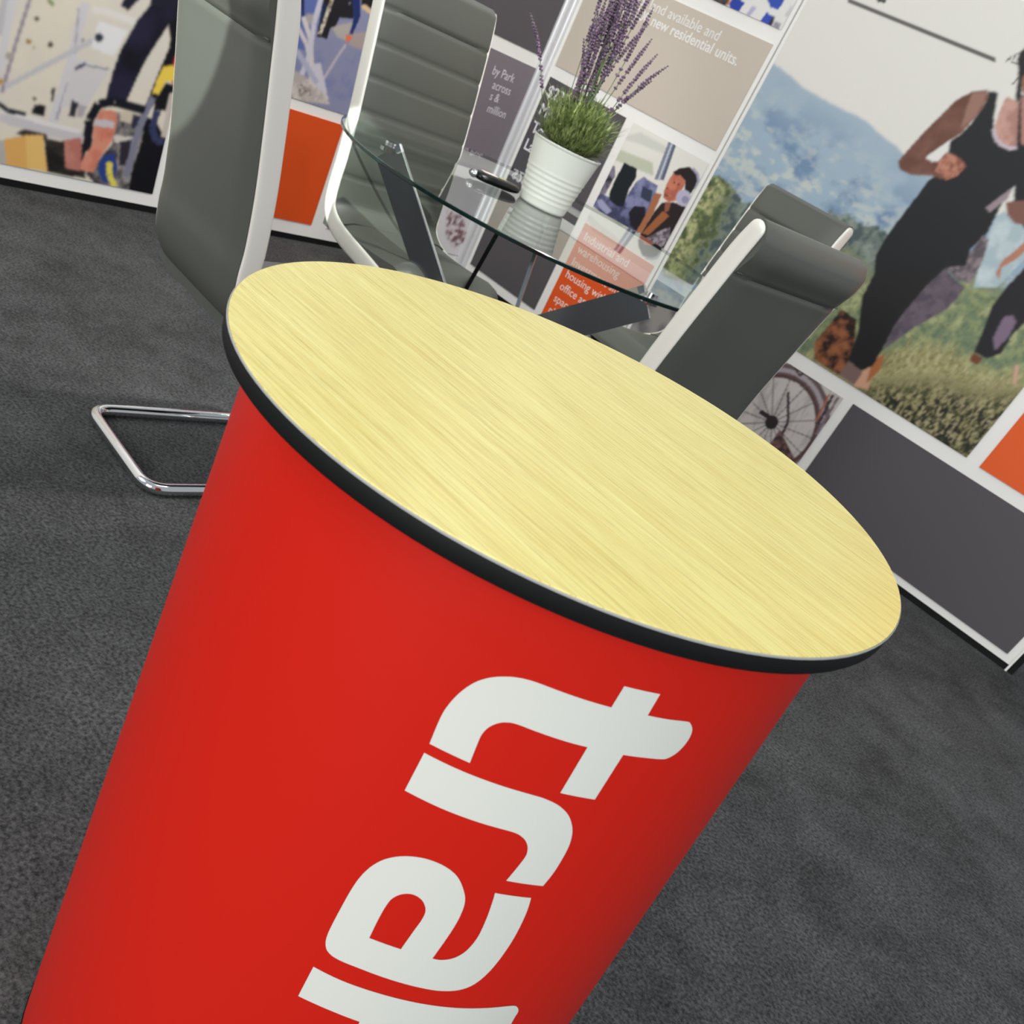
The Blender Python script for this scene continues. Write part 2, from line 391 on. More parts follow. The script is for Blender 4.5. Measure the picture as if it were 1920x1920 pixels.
# leafy strip along the left side
left = np.clip(((-1.90 * K) - A + (n3 - .5) * .25) / .08, 0, 1) * h
n5 = vnoise(A + 7, Z, 60, 61, 3)
cv.mix(left, (132, 142, 92)); cv.mix(left * np.clip((n3 - .48) / .12, 0, 1) * .85, (72, 86, 56)); cv.mix(left * np.clip((.45 - n3) / .12, 0, 1), (188, 188, 136)); cv.mix(left * np.clip((n5 - .56) / .1, 0, 1) * .7, (58, 68, 48))
mead = ridge([(1250, 560), (1500, 560), (1570, 470), (1600, 455), (1640, 500), (1720, 520), (1780, 545), (1830, 500), (1920, 560)]) + (n3 - .5) * .08
h = np.clip((mead - Z) / .05, 0, 1)
cv.mix(h, (136, 146, 104)); cv.mix(h * np.clip((n3 - .5) / .15, 0, 1) * .8, (104, 122, 96)); cv.mix(h * np.clip((.46 - n3) / .15, 0, 1) * .8, (172, 174, 128)); cv.mix(h * np.clip((n5 - .56) / .1, 0, 1) * .5, (84, 98, 76))
gr = ridge([(1480, 640), (1600, 690), (1700, 640), (1780, 630), (1840, 680), (1920, 690)]) + (vnoise(A * 2, Z * .5, 60, 31, 2) - .5) * .08
h = np.clip((gr - Z) / .06, 0, 1); n4 = vnoise(A * 2.2 + Z * .5, Z * .9, 34, 41, 4, .7); n6 = vnoise(A * 2.4 - Z * .4, Z, 60, 51, 3, .7)
cv.mix(h, (158, 152, 104)); cv.mix(h * np.clip((n4 - .5) / .1, 0, 1) * .6, (196, 188, 142)); cv.mix(h * np.clip((n6 - .54) / .08, 0, 1) * .6, (108, 104, 66))
gr2 = ridge([(1480, 690), (1600, 715), (1700, 700), (1780, 700), (1850, 720), (1920, 720)]) + (n4 - .5) * .12
h = np.clip((gr2 - Z) / .10, 0, 1)
cv.mix(h * .9, (74, 74, 46)); cv.mix(h * np.clip((n4 - .54) / .06, 0, 1) * .8, (150, 144, 98)); cv.mix(h * np.clip((.47 - n4) / .05, 0, 1), (30, 32, 24)); cv.mix(h * np.clip((n6 - .58) / .05, 0, 1) * .8, (178, 166, 128)); cv.mix(h * np.clip((.43 - n6) / .05, 0, 1) * .8, (34, 36, 26))
cv.poly([(1590, -3), (1867, 110), (1867, 117), (1590, 4)], (92, 88, 84))
cv.poly([(1642, -6), (1662, -2), (1660, 6), (1646, 4)], (60, 60, 60))
s4 = dict(off=(1340, 0), sc=3.3103)
s6 = dict(off=(1100, 300), sc=2.3415)
# pale halo and the far background between the two runners
cv.poly([(1790, 270), (1830, 220), (1870, 260), (1920, 290), (1930, 430), (1800, 560), (1700, 560), (1740, 400)], (196, 208, 210), (168, 186, 190), 20, soft=1, **s6)
# brown dog
cv.poly([(1120, 655), (1185, 700), (1178, 800), (1150, 900), (1110, 945), (1000, 875), (1000, 800), (1060, 730)], (36, 26, 22), (150, 92, 58), 30, soft=1, seed=4, **s6)
# foremost runner: ankle, foot, leg, leggings, shirt
cv.poly([(1150, 880), (1220, 920), (1185, 995), (1105, 945)], (124, 98, 92), soft=1, **s6)
cv.poly([(1215, 925), (1270, 890), (1235, 1010), (1172, 992)], (206, 158, 128), soft=1, **s6)
cv.poly([(1256, 880), (1310, 850), (1290, 920), (1225, 985)], (170, 104, 62), soft=1, **s6)
cv.poly([(1500, 90), (1400, 230), (1300, 360), (1268, 430), (1262, 500), (1210, 600), (1190, 760), (1148, 880), (1205, 925), (1255, 905), (1300, 830), (1350, 740), (1480, 570), (1560, 500), (1600, 430), (1700, 380), (1760, 320), (1840, 160), (1920, 60), (1700, 20)], (28, 28, 30), soft=1, **s6)
cv.poly([(1500, 545), (1570, 480), (1660, 560), (1590, 650), (1440, 735), (1300, 835), (1345, 740), (1400, 660)], (104, 92, 102), (82, 72, 84), 40, soft=1, **s6)
cv.poly([(1565, 460), (1690, 400), (1740, 330), (1765, 350), (1740, 440), (1685, 545), (1625, 520)], (140, 126, 130), (88, 80, 84), 60, soft=1, **s6)
cv.poly([(1740, 200), (1800, 130), (1870, 120), (1850, 170), (1770, 230)], (150, 136, 140), soft=1, **s6)
cv.poly([(1700, 560), (1760, 580), (1735, 720), (1730, 830), (1770, 900), (1840, 930), (1900, 900), (1930, 870), (1930, 1110), (1840, 1170), (1680, 1290), (1650, 1330), (1560, 1650), (1000, 1700), (1000, 1590), (1100, 1420), (1200, 1290), (1340, 1112), (1480, 1000), (1450, 950), (1460, 880), (1530, 830), (1600, 760), (1680, 640)], (27, 29, 31), soft=1, **s4)
cv.poly([(1600, 568), (1690, 560), (1700, 600), (1660, 680), (1590, 760), (1530, 830), (1450, 880), (1310, 975), (1350, 1005), (1400, 990), (1430, 950), (1470, 950), (1530, 990), (1558, 1030), (1500, 1095), (1440, 1116), (1340, 1092), (1210, 1085), (1145, 1045), (1140, 1000), (1200, 930), (1300, 820), (1400, 720), (1500, 620)], (122, 84, 70), (102, 64, 50), 14, soft=1, **s4)
cv.poly([(1310, 985), (1465, 868), (1440, 935), (1385, 1005)], (224, 222, 216), soft=1, **s4)
cv.poly([(1400, 990), (1440, 950), (1530, 990), (1558, 1035), (1500, 1095), (1440, 1116), (1370, 1060)], (190, 130, 108), (140, 84, 66), 70, soft=1, **s4)
cv.poly([(1600, 575), (1690, 568), (1672, 640), (1600, 740), (1530, 800), (1560, 680)], (150, 112, 98), soft=2, **s4)
cv.poly([(1810, 600), (1880, 630), (1930, 640), (1930, 890), (1880, 918), (1810, 915), (1750, 870), (1735, 800), (1765, 700)], (170, 126, 114), (196, 152, 138), 30, soft=1, **s4)
cv.line([(1728, 800), (1750, 875), (1815, 918), (1885, 920), (1930, 890)], 6, (196, 184, 196), soft=1, **s4)
cv.poly([(1900, 430), (1940, 420), (1940, 620), (1905, 560)], (150, 100, 76), soft=1, **s4)
cv.poly([(1940, 285), (1900, 320), (1875, 370), (1885, 440), (1880, 520), (1865, 600), (1880, 640), (1905, 600), (1910, 480), (1940, 440)], (34, 30, 30), soft=1, **s4)
for q in ([(1880, 350), (1840, 350), (1810, 380)], [(1890, 400), (1850, 390), (1825, 360)], [(1885, 480), (1860, 520), (1830, 520)], [(1890, 330), (1865, 340), (1850, 375)]):
    cv.line(q, 2.2, (70, 64, 62), **s4)
# the rest of the foremost runner and the second runner, just past the photograph's edge
cv.poly([(1912, 175), (1985, 205), (2040, 262), (2030, 330), (1985, 420), (1960, 480), (1900, 400), (1905, 300)], (27, 29, 31), soft=1)
cv.poly([(2000, 210), (2050, 250), (2075, 330), (2040, 400), (1975, 380), (1980, 355), (2025, 350), (2030, 300), (2005, 260)], (128, 88, 72), soft=1)
cv.poly([(1915, 185), (1950, 150), (1985, 205), (1960, 280), (1915, 270)], (172, 126, 112), soft=1)
cv.dot(1962, 138, 38, (34, 30, 30), ry=58); cv.dot(1950, 152, 27, (160, 108, 86), ry=40); cv.line([(1935, 138), (1948, 142)], 3, (40, 30, 28)); cv.line([(1956, 146), (1968, 150)], 3, (40, 30, 28)); cv.line([(1936, 172), (1956, 178)], 3, (120, 60, 56))
cv.poly([(1925, 560), (1990, 440), (2080, 330), (2150, 380), (2140, 520), (2060, 600), (2010, 720), (1950, 690)], (30, 28, 34), soft=1)
cv.dot(2150, 300, 34, (60, 44, 38), ry=46); cv.dot(2144, 308, 24, (166, 116, 92), ry=34)
# second runner at the edge
cv.poly([(1940, 455), (1840, 560), (1780, 640), (1735, 760), (1700, 845), (1760, 872), (1820, 850), (1872, 765), (1940, 700)], (30, 28, 34), soft=1, **s6)
cv.poly([(1830, 690), (1870, 680), (1888, 710), (1850, 780), (1790, 840), (1785, 780)], (122, 104, 124), soft=1, **s6)
cv.poly([(1840, 185), (1940, 175), (1940, 285), (1880, 280), (1845, 240)], (124, 84, 72), soft=1, **s6)
cv.poly([(1940, 340), (1880, 400), (1825, 440), (1795, 500), (1810, 525), (1825, 470), (1880, 440), (1940, 390)], (176, 122, 96), soft=1, **s6)
cv.poly([(1700, 845), (1740, 870), (1715, 905), (1680, 880)], (112, 64, 40), soft=1, **s6)
cv.poly([(1880, 900), (1900, 900), (1885, 990), (1870, 980)], (206, 160, 140), soft=1, **s6)
cv.build('photo_print', wallA, print_m, 'A', YA - .001)
tag(wallA.children[-1], 'photo of runners in front of blue hills')

# ---- bicycle photograph
cv = Canvas(-1.62 * K, -1.145 * K, .055 * K, .434 * K, .004, atA)
cv.fill((200, 192, 186)); n = vnoise(cv.A * 3, cv.Z * .6, 18, 2); cv.mix(np.clip((n - .55) / .1, 0, 1) * .5, (160, 152, 148))
wx, wz = atA(1447, 792); R = .215
rr = np.hypot(cv.A - wx, cv.Z - wz)
cv.mix((abs(rr - R) < .030).astype(float), (104, 88, 88)); cv.mix((abs(rr - R - .002) < .009).astype(float), (168, 156, 160)); cv.mix((abs(rr - R + .022) < .006).astype(float), (86, 62, 56))
for a in np.linspace(0, 2 * math.pi, 17)[:-1]:
    ca, sa = math.cos(a + .2), math.sin(a + .2)
    dd = abs((cv.A - wx) * sa - (cv.Z - wz) * ca); al = (cv.A - wx) * ca + (cv.Z - wz) * sa
    cv.mix(((dd < .003) & (al > 0) & (rr < R - .02)).astype(float) * .7, (90, 84, 84))
cv.mix((rr < .03).astype(float), (40, 34, 36))
cv.line([(1478, 735), (1478, 790), (1455, 840)], 5, (48, 42, 44)); cv.line([(1425, 772), (1455, 790)], 9, (46, 34, 36))
cv.poly([(1462, 805), (1490, 860), (1470, 880), (1440, 840)], (60, 44, 44), (120, 90, 84), 60)
cv.line([(1490, 690), (1500, 705), (1520, 690)], 4, (64, 58, 58))
cv.line([(1556, 738), (1530, 790)], 4, (170, 104, 80)); cv.line([(1562, 740), (1535, 795)], 5, (58, 52, 56)); cv.line([(1572, 745), (1530, 815)], 5, (120, 106, 112)); cv.line([(1584, 750), (1532, 830)], 3, (64, 60, 64))
cv.build('photo_print', wallA, print_m, 'A', YA - .001); tag(wallA.children[-1], 'photo of a bicycle wheel by a pale wall')

# ---- meadow-side filler photograph under the hill picture
cv = Canvas(x2, -1.66 * K, .055 * K, .434 * K, .008, atA); cv.fill((150, 146, 140)); n = vnoise(cv.A, cv.Z, 12, 7); cv.mix(np.clip((n - .5) / .2, 0, 1), (90, 88, 90))
cv.build('photo_print', wallA, print_m, 'A', YA - .001)

# ---- photograph of a girl with headphones
cv = Canvas(xc, xd, .530 * K, .866 * K, .0028, atA); cv.fill((226, 223, 213))
s = dict(off=(1060, 230), sc=6.4)
cv.poly([(600, 300), (1050, 480), (1060, 640), (860, 560), (600, 450)], (190, 194, 172), soft=4, **s)
cv.poly([(640, 180), (900, 260), (1240, 400), (1240, 300), (900, 120)], (206, 206, 196), soft=5, **s)
cv.poly([(420, 840), (320, 990), (430, 1090), (620, 1200), (880, 1330), (1000, 1200), (1040, 1000), (880, 900), (700, 950), (540, 900)], (58, 62, 92), (110, 112, 150), 30, soft=1, **s)
cv.poly([(560, 500), (595, 520), (600, 640), (480, 860), (400, 850)], (38, 38, 50), (130, 124, 140), 40, soft=1, **s)
cv.poly([(940, 650), (1110, 760), (1060, 930), (1000, 1030), (700, 1010), (740, 880), (850, 710)], (84, 88, 124), (132, 134, 170), 36, soft=1, **s)
cv.poly([(930, 760), (1050, 820), (1020, 960), (900, 900)], (48, 60, 80), soft=1, **s)
cv.poly([(710, 480), (862, 552), (850, 660), (765, 800), (700, 1010), (620, 1000), (530, 930), (530, 850), (600, 680)], (14, 26, 30), soft=1, **s)
cv.poly([(380, 930), (440, 920), (560, 1060), (500, 1100), (400, 1010)], (160, 160, 190), soft=2, **s)
cv.poly([(830, 1000), (960, 1010), (960, 1180), (860, 1310), (780, 1230), (760, 1080)], (20, 22, 32), soft=1, **s)
cv.poly([(1250, 205), (1335, 255), (1185, 690), (1070, 680)], (122, 127, 144), soft=1, **s); cv.line([(1285, 240), (1120, 690)], 3, (196, 200, 210), soft=1, **s); cv.line([(1318, 255), (1165, 690)], 3, (70, 76, 98), soft=1, **s)
cv.poly([(1290, 610), (1400, 600), (1450, 700), (1350, 930), (1240, 955), (1175, 900), (1190, 800), (1250, 680)], (176, 98, 78), (206, 124, 98), 60, soft=1, **s)
cv.poly([(1160, 960), (1300, 955), (1450, 1010), (1320, 1350), (1170, 1560), (880, 1370), (1000, 1180), (1060, 1080)], (38, 27, 26), soft=1, **s)
cv.poly([(1200, 950), (1270, 960), (1240, 1060), (1190, 1080)], (150, 88, 66), soft=1, **s)
cv.poly([(1075, 840), (1160, 860), (1060, 1080), (910, 1330), (850, 1310), (960, 1120)], (168, 106, 70), soft=1, **s)
cv.poly([(1170, 1060), (1250, 1120), (1000, 1350), (920, 1330)], (160, 96, 58), soft=1, **s)
cv.poly([(1150, 1290), (1260, 1250), (1250, 1400), (1150, 1500), (970, 1390)], (86, 76, 84), (170, 158, 168), 80, soft=1, **s)
cv.poly([(1290, 590), (1380, 545), (1490, 530), (1590, 610), (1600, 720), (1500, 860), (1430, 830), (1440, 700), (1380, 630), (1320, 630)], (32, 22, 24), soft=1, **s)
cv.line([(1530, 545), (1590, 620), (1600, 710), (1560, 790)], 5, (160, 158, 178), soft=1, **s)
cv.dot(1420, 905, 92, (186, 180, 202), ry=100, **s); cv.dot(1440, 925, 45, (150, 144, 170), **s)
for q in ((1310, 720), (1360, 740)): cv.dot(q[0], q[1], 12, (60, 30, 28), **s)
cv.dot(1225, 790, 16, (140, 70, 56), **s); cv.line([(1190, 860), (1230, 880)], 2.5, (120, 44, 44), **s)
cv.build('photo_print', wallA, print_m, 'A', YA - .001); tag(wallA.children[-1], 'photo of a girl in headphones at a window')

# ---- photograph of blue signs, above the tan panel
cv = Canvas(xa, xd, 1.322 * K, 1.60 * K, .004, atA); cv.fill((224, 222, 216))
s = dict(off=(1290, 0), sc=7.68)
cv.poly([(300, -300), (620, -300), (600, 60), (540, 80), (360, 0)], (88, 78, 74), (30, 30, 34), 40, soft=1, **s); cv.line([(610, 0), (560, 80)], 4, (200, 120, 80), soft=1, **s)
cv.poly([(600, 60), (650, -60), (770, 5), (820, 40), (730, 172), (590, 100)], (32, 62, 158), **s)
cv.poly([(1190, 110), (1130, -40), (1420, -60), (1300, 152)], (44, 76, 170), **s)
cv.poly([(1130, 180), (1235, 232), (1155, 385), (1030, 318)], (50, 72, 172), **s)
cv.poly([(1225, 230), (1262, 245), (1195, 392), (1150, 372)], (26, 24, 30), soft=1, **s); cv.poly([(1262, 300), (1350, 350), (1290, 450), (1200, 390)], (130, 128, 136), (196, 196, 200), 60, soft=1, **s)
cv.poly([(925, 90), (990, 112), (862, 265), (820, 235)], (176, 172, 200), soft=1, **s); cv.poly([(1480, 90), (1510, 100), (1430, 250), (1400, 225)], (190, 188, 186), soft=1, **s)
cv.build('photo_print', wallA, print_m, 'A', YA - .001); tag(wallA.children[-1], 'photo with blue signs above the tan panel')

# ---- left wall: workshop photograph
cv = Canvas(.8 * K, 1.915 * K, .064 * K, 1.25 * K, .0045, atB); cv.fill((214, 206, 192))
s = dict(off=(0, 0), sc=4)
def P(pts, col, col2=None, ns=30, soft=1, seed=1): cv.poly(pts, col, col2, ns, soft=soft, seed=seed, **s)
n = vnoise(cv.A, cv.Z, 6, 3); cv.mix(np.clip((n - .5) / .2, 0, 1) * .5, (226, 216, 190))
for q, wd, cc in (([(60, -60), (-20, 260)], 18, (188, 184, 186)), ([(100, -60), (20, 400), (-30, 700)], 15, (206, 203, 204)), ([(240, -60), (110, 350), (10, 700)], 7, (150, 140, 150)), ([(640, 20), (520, 500), (370, 1000)], 17, (206, 202, 204)), ([(590, 60), (560, 400)], 4, (170, 164, 170)),
                  ([(690, 60), (1010, 160)], 14, (222, 217, 208)), ([(40, 650), (700, 300)], 10, (190, 188, 190)), ([(540, 440), (820, 540)], 8, (206, 203, 206)), ([(640, 490), (820, 520)], 3, (120, 118, 124)), ([(0, 870), (620, 1040)], 22, (196, 191, 192)), ([(0, 830), (600, 990)], 8, (222, 218, 214)), ([(510, 620), (420, 900)], 5, (160, 156, 166))):
    cv.line(q, wd, cc, soft=1, **s)
P([(740, 160), (960, 230), (850, 420), (680, 360)], (226, 224, 222)); P([(560, 470), (800, 550), (640, 820), (450, 800)], (206, 200, 200))
for x, y, r, cc in ((275, 140, 20, (84, 66, 44)), (740, 280, 34, (50, 54, 66)), (215, 310, 20, (160, 120, 50)), (375, 335, 22, (70, 64, 50)), (255, 355, 12, (180, 150, 100)), (260, 740, 16, (110, 80, 80)), (620, 300, 14, (140, 138, 150)), (5, 610, 24, (190, 140, 60)), (70, 420, 30, (170, 160, 150))):
    cv.dot(x, y, r, cc, **s)
cv.line([(-20, 770), (60, 830), (190, 855)], 9, (34, 38, 48), soft=1, **s); P([(260, 780), (340, 790), (330, 870), (230, 850)], (26, 26, 28)); cv.line([(400, 660), (390, 760)], 6, (60, 64, 60), soft=1, **s); cv.line([(560, 520), (640, 475)], 6, (64, 70, 88), soft=1, **s)
P([(540, 750), (590, 770), (560, 880), (510, 870)], (40, 42, 50)); P([(590, 780), (650, 800), (620, 880), (570, 870)], (170, 160, 166)); cv.line([(360, -10), (400, 40)], 8, (130, 150, 100), soft=1, **s)
P([(120, 1000), (180, 965), (350, 1010), (360, 1060), (200, 1040)], (60, 50, 50)); P([(-20, 1050), (60, 1050), (60, 1240), (-20, 1220)], (176, 172, 164))
P([(330, 1040), (640, 1080), (640, 1340), (340, 1290)], (26, 23, 22), (50, 46, 40), 40)
P([(30, 1040), (210, 1015), (220, 1270), (45, 1235)], (218, 166, 92)); P([(190, 1015), (320, 1012), (355, 1290), (205, 1262)], (226, 184, 108))
P([(860, 840), (1080, 860), (1060, 1160), (960, 1420), (720, 1390), (640, 1300), (840, 1080)], (150, 144, 140), (60, 56, 60), 24)
P([(900, 830), (1000, 850), (980, 930), (900, 910)], (200, 186, 166)); P([(1000, 860), (1060, 880), (1030, 960), (980, 960)], (40, 44, 62)); P([(850, 1010), (1000, 1030), (940, 1060), (860, 1070)], (210, 200, 190)); P([(900, 1060), (990, 1050), (960, 1240), (890, 1240)], (44, 38, 48))
P([(1120, 40), (1240, -60), (1420, -60), (1420, 160), (1270, 180), (1190, 300), (1100, 440), (1020, 600), (940, 780), (790, 740), (840, 550), (900, 380), (1030, 150)], (18, 16, 28), (34, 30, 54), 10)
P([(1260, 170), (1420, 100), (1400, 370), (1320, 450), (1190, 700), (1140, 800), (1080, 800), (1090, 790), (1180, 560), (1270, 350), (1275, 280)], (14, 14, 20))
P([(1240, 620), (1330, 640), (1330, 760), (1250, 830), (1150, 830), (1160, 740)], (14, 14, 18))
P([(1080, 870), (1160, 900), (1260, 1060), (1240, 1200), (1170, 1480), (960, 1440), (980, 1300), (1060, 1060)], (10, 11, 18))
P([(1340, 360), (1395, 370), (1370, 560), (1335, 655), (1285, 620), (1300, 450)], (210, 52, 34)); P([(1270, 700), (1330, 690), (1290, 1040), (1210, 1020)], (196, 184, 172)); cv.line([(1180, 830), (1140, 960), (1170, 1060), (1230, 1060)], 13, (52, 56, 90), soft=1, **s)
P([(1225, 500), (1300, 490), (1342, 540), (1320, 605), (1240, 612), (1190, 705), (1140, 700), (1180, 590)], (232, 200, 78))
cv.line([(1145, 730), (1050, 940), (940, 1330)], 12, (122, 122, 140), soft=1, **s)
cv.line([(1085, 830), (860, 760), (740, 780), (670, 900), (650, 1140)], 18, (16, 20, 30), soft=1, **s)
P([(760, 820), (870, 830), (880, 900), (840, 1060), (750, 1180), (700, 1290), (620, 1280), (580, 1250), (690, 1090), (700, 980), (715, 900)], (196, 110, 84), (214, 140, 116), 20)
P([(480, 1050), (610, 1030), (610, 1180), (600, 1280), (490, 1260)], (206, 142, 126), (180, 112, 100), 20)
P([(720, 890), (855, 910), (848, 962), (705, 942)], (196, 190, 194)); P([(760, 1180), (850, 1145), (876, 1240), (860, 1380), (770, 1370), (730, 1270)], (38, 62, 128)); cv.line([(820, 1215), (820, 1310), (860, 1400)], 11, (224, 208, 84), soft=1, **s)
P([(1120, 40), (1180, -360), (1300, -520), (1640, -520), (1660, -60), (1560, 300), (1400, 420), (1380, 60)], (28, 30, 46), (20, 20, 32), 10); P([(1180, -360), (1040, -200), (900, 40), (960, 80), (1120, -80), (1220, -200)], (28, 30, 46)); cv.dot(1440, -640, 110, (70, 50, 40), ry=140, **s)
cv.build('photo_print', wallB, print_m, 'B', XB + .001); tag(wallB.children[-1], 'photo of legs and tools in a workshop')

cv = Canvas(3.06 * K, 3.50 * K, .07 * K, .45 * K, .006, atB); cv.fill((226, 220, 222)); n = vnoise(cv.A, cv.Z, 16, 9)
s = dict(off=(0, 0), sc=1); cv.poly([(838, 395), (868, 405), (876, 450), (850, 465), (835, 440)], (120, 80, 84), (226, 214, 216), 60, soft=2, **s)
cv.build('photo_print', wallB, print_m, 'B', XB + .001)
# ---- left wall: blue fibre photograph
cv = Canvas(2.15 * K, 2.62 * K, .482 * K, 1.2 * K, .0035, atB); cv.fill((136, 138, 166))
s = dict(off=(540, 0), sc=9.6)
n = vnoise(cv.A, cv.Z, 14, 5); cv.mix(np.clip((n - .45) / .2, 0, 1) * .6, (112, 120, 164)); 
P([(100, -80), (620, -80), (420, 900), (100, 900)], (92, 106, 164), soft=3); P([(780, 480), (1150, 400), (1060, 740), (880, 660)], (176, 168, 158), soft=3); P([(1150, 600), (1450, 560), (1350, 900), (1080, 800)], (168, 152, 148), soft=3); P([(330, 240), (480, 260), (480, 460), (330, 440)], (168, 160, 158), soft=3)
for q, wd, cc in (([(90, 330), (330, 780), (420, 1150), (560, 1500), (700, 1800)], 8, (206, 198, 196)), ([(270, 300), (400, 700), (420, 1100), (420, 1600)], 9, (206, 200, 196)), ([(600, -60), (470, 420), (380, 1000), (220, 1400)], 9, (196, 194, 206)), ([(1040, 800), (900, 1000), (600, 1480)], 5, (184, 174, 184)), ([(480, 1150), (600, 1700)], 22, (200, 196, 204)), ([(150, 900), (520, 1500)], 10, (170, 170, 190))):
    cv.line(q, wd, cc, soft=2, **s)
P([(60, 1230), (340, 1400), (560, 1600), (760, 1880), (60, 1800)], (206, 196, 188), (176, 166, 162), 40, soft=2); P([(160, 1500), (420, 1540), (420, 1720), (200, 1720)], (120, 110, 108), (190, 180, 170), 60, soft=2)
P([(640, -80), (1200, -80), (1180, 340), (930, 320), (850, 480), (760, 500), (700, 710), (510, 650), (620, 300)], (26, 25, 30)); P([(1150, -80), (1300, -80), (1300, 300), (1160, 620), (1110, 600), (1180, 330)], (24, 44, 100)); P([(1320, -80), (1680, -80), (1570, 230), (1440, 120), (1320, 90)], (22, 20, 22))
P([(770, -80), (840, -40), (680, 400), (600, 640), (530, 600), (640, 330)], (206, 196, 176), (120, 106, 90), 70); P([(620, 40), (700, 100), (560, 560), (520, 600)], (24, 40, 70)); P([(230, -80), (290, -80), (290, 290), (250, 300)], (20, 34, 70))
P([(1320, 90), (1400, 80), (1560, 250), (1530, 300), (1330, 150)], (214, 186, 140)); P([(1040, 620), (1150, 640), (1130, 720), (1040, 770)], (222, 116, 76)); cv.dot(1110, 55, 22, (120, 120, 126), **s)
cv.build('photo_print', wallB, print_m, 'B', XB + .001); tag(wallB.children[-1], 'photo of blue light with pale fibres')

# ------------------------------------------------------------------ promotional counter
HC, TH = .92, .0155; ZT = HC - TH
EC = (-.37965, .66900); EA, EB, ET = .30343, .28028, 1.53944
BP = (-.0134, .0184, .9285, .0213, .013, 1.0614)
def ell(phi, s=1.0, off=(0, 0)):
    c, sn = math.cos(ET), math.sin(ET); x = EA * s * math.cos(phi); y = EB * s * math.sin(phi)
    return EC[0] + off[0] + x * c - y * sn, EC[1] + off[1] + x * sn + y * c
def bsurf(phi, z, grow=0.0):
    u = (ZT - z) / ZT; s = BP[2] * (1 - u) + BP[5] * u + grow
    return (*ell(phi, s, (BP[0] * (1 - u) + BP[3] * u, BP[1] * (1 - u) + BP[4] * u)), z)
counter = empty('promotional_counter', (EC[0], EC[1], 0), 0, 'large red rounded promotional counter with pale wood top, filling the foreground', 'counter')
def under(o, p):
    o.parent = p; o.matrix_parent_inverse = Matrix.Translation(-Vector(p.location)) if p.rotation_euler.z == 0 else p.matrix_basis.inverted(); return o
PH = [2 * math.pi * k / 128 for k in range(128)]
prof = [(.986, -TH), (.997, -TH + .0015), (1.0, -TH + .003), (1.0, -.0012), (.9975, 0)]
o = obj('table_edge', loft([[(*ell(p, s), HC + z) for p in PH] for s, z in prof]), black, None, True); under(o, counter); tag(o, 'black rim of the counter top')
o = obj('laminate_sheet', loft([[(*ell(p, s), HC + z) for p in PH] for s, z in ((.9975, 0.0001), (.9975, .0008), (.9968, .0012))]), wood, None, 30); under(o, counter); tag(o, 'pale wood grain top sheet')
band_m = mat('pale_band', (170, 170, 164), .4)
o = obj('edge_line', loft([[(*ell(p, s), HC + z) for p in PH] for s, z in ((1.0006, -.0010), (1.0006, .0001), (.9985, .0005), (.9985, -.0008))]), band_m, None, 30); under(o, counter)
wrap = obj('wrap', loft([[bsurf(p, z) for p in PH] for z in np.linspace(0.012, ZT, 14)]), red, None, 30); under(wrap, counter); tag(wrap, 'red printed wrap of the counter')
o = obj('base_plate', loft([[bsurf(p, z, .004) for p in PH] for z in (0, .012)]), black, None, 30); under(o, counter)
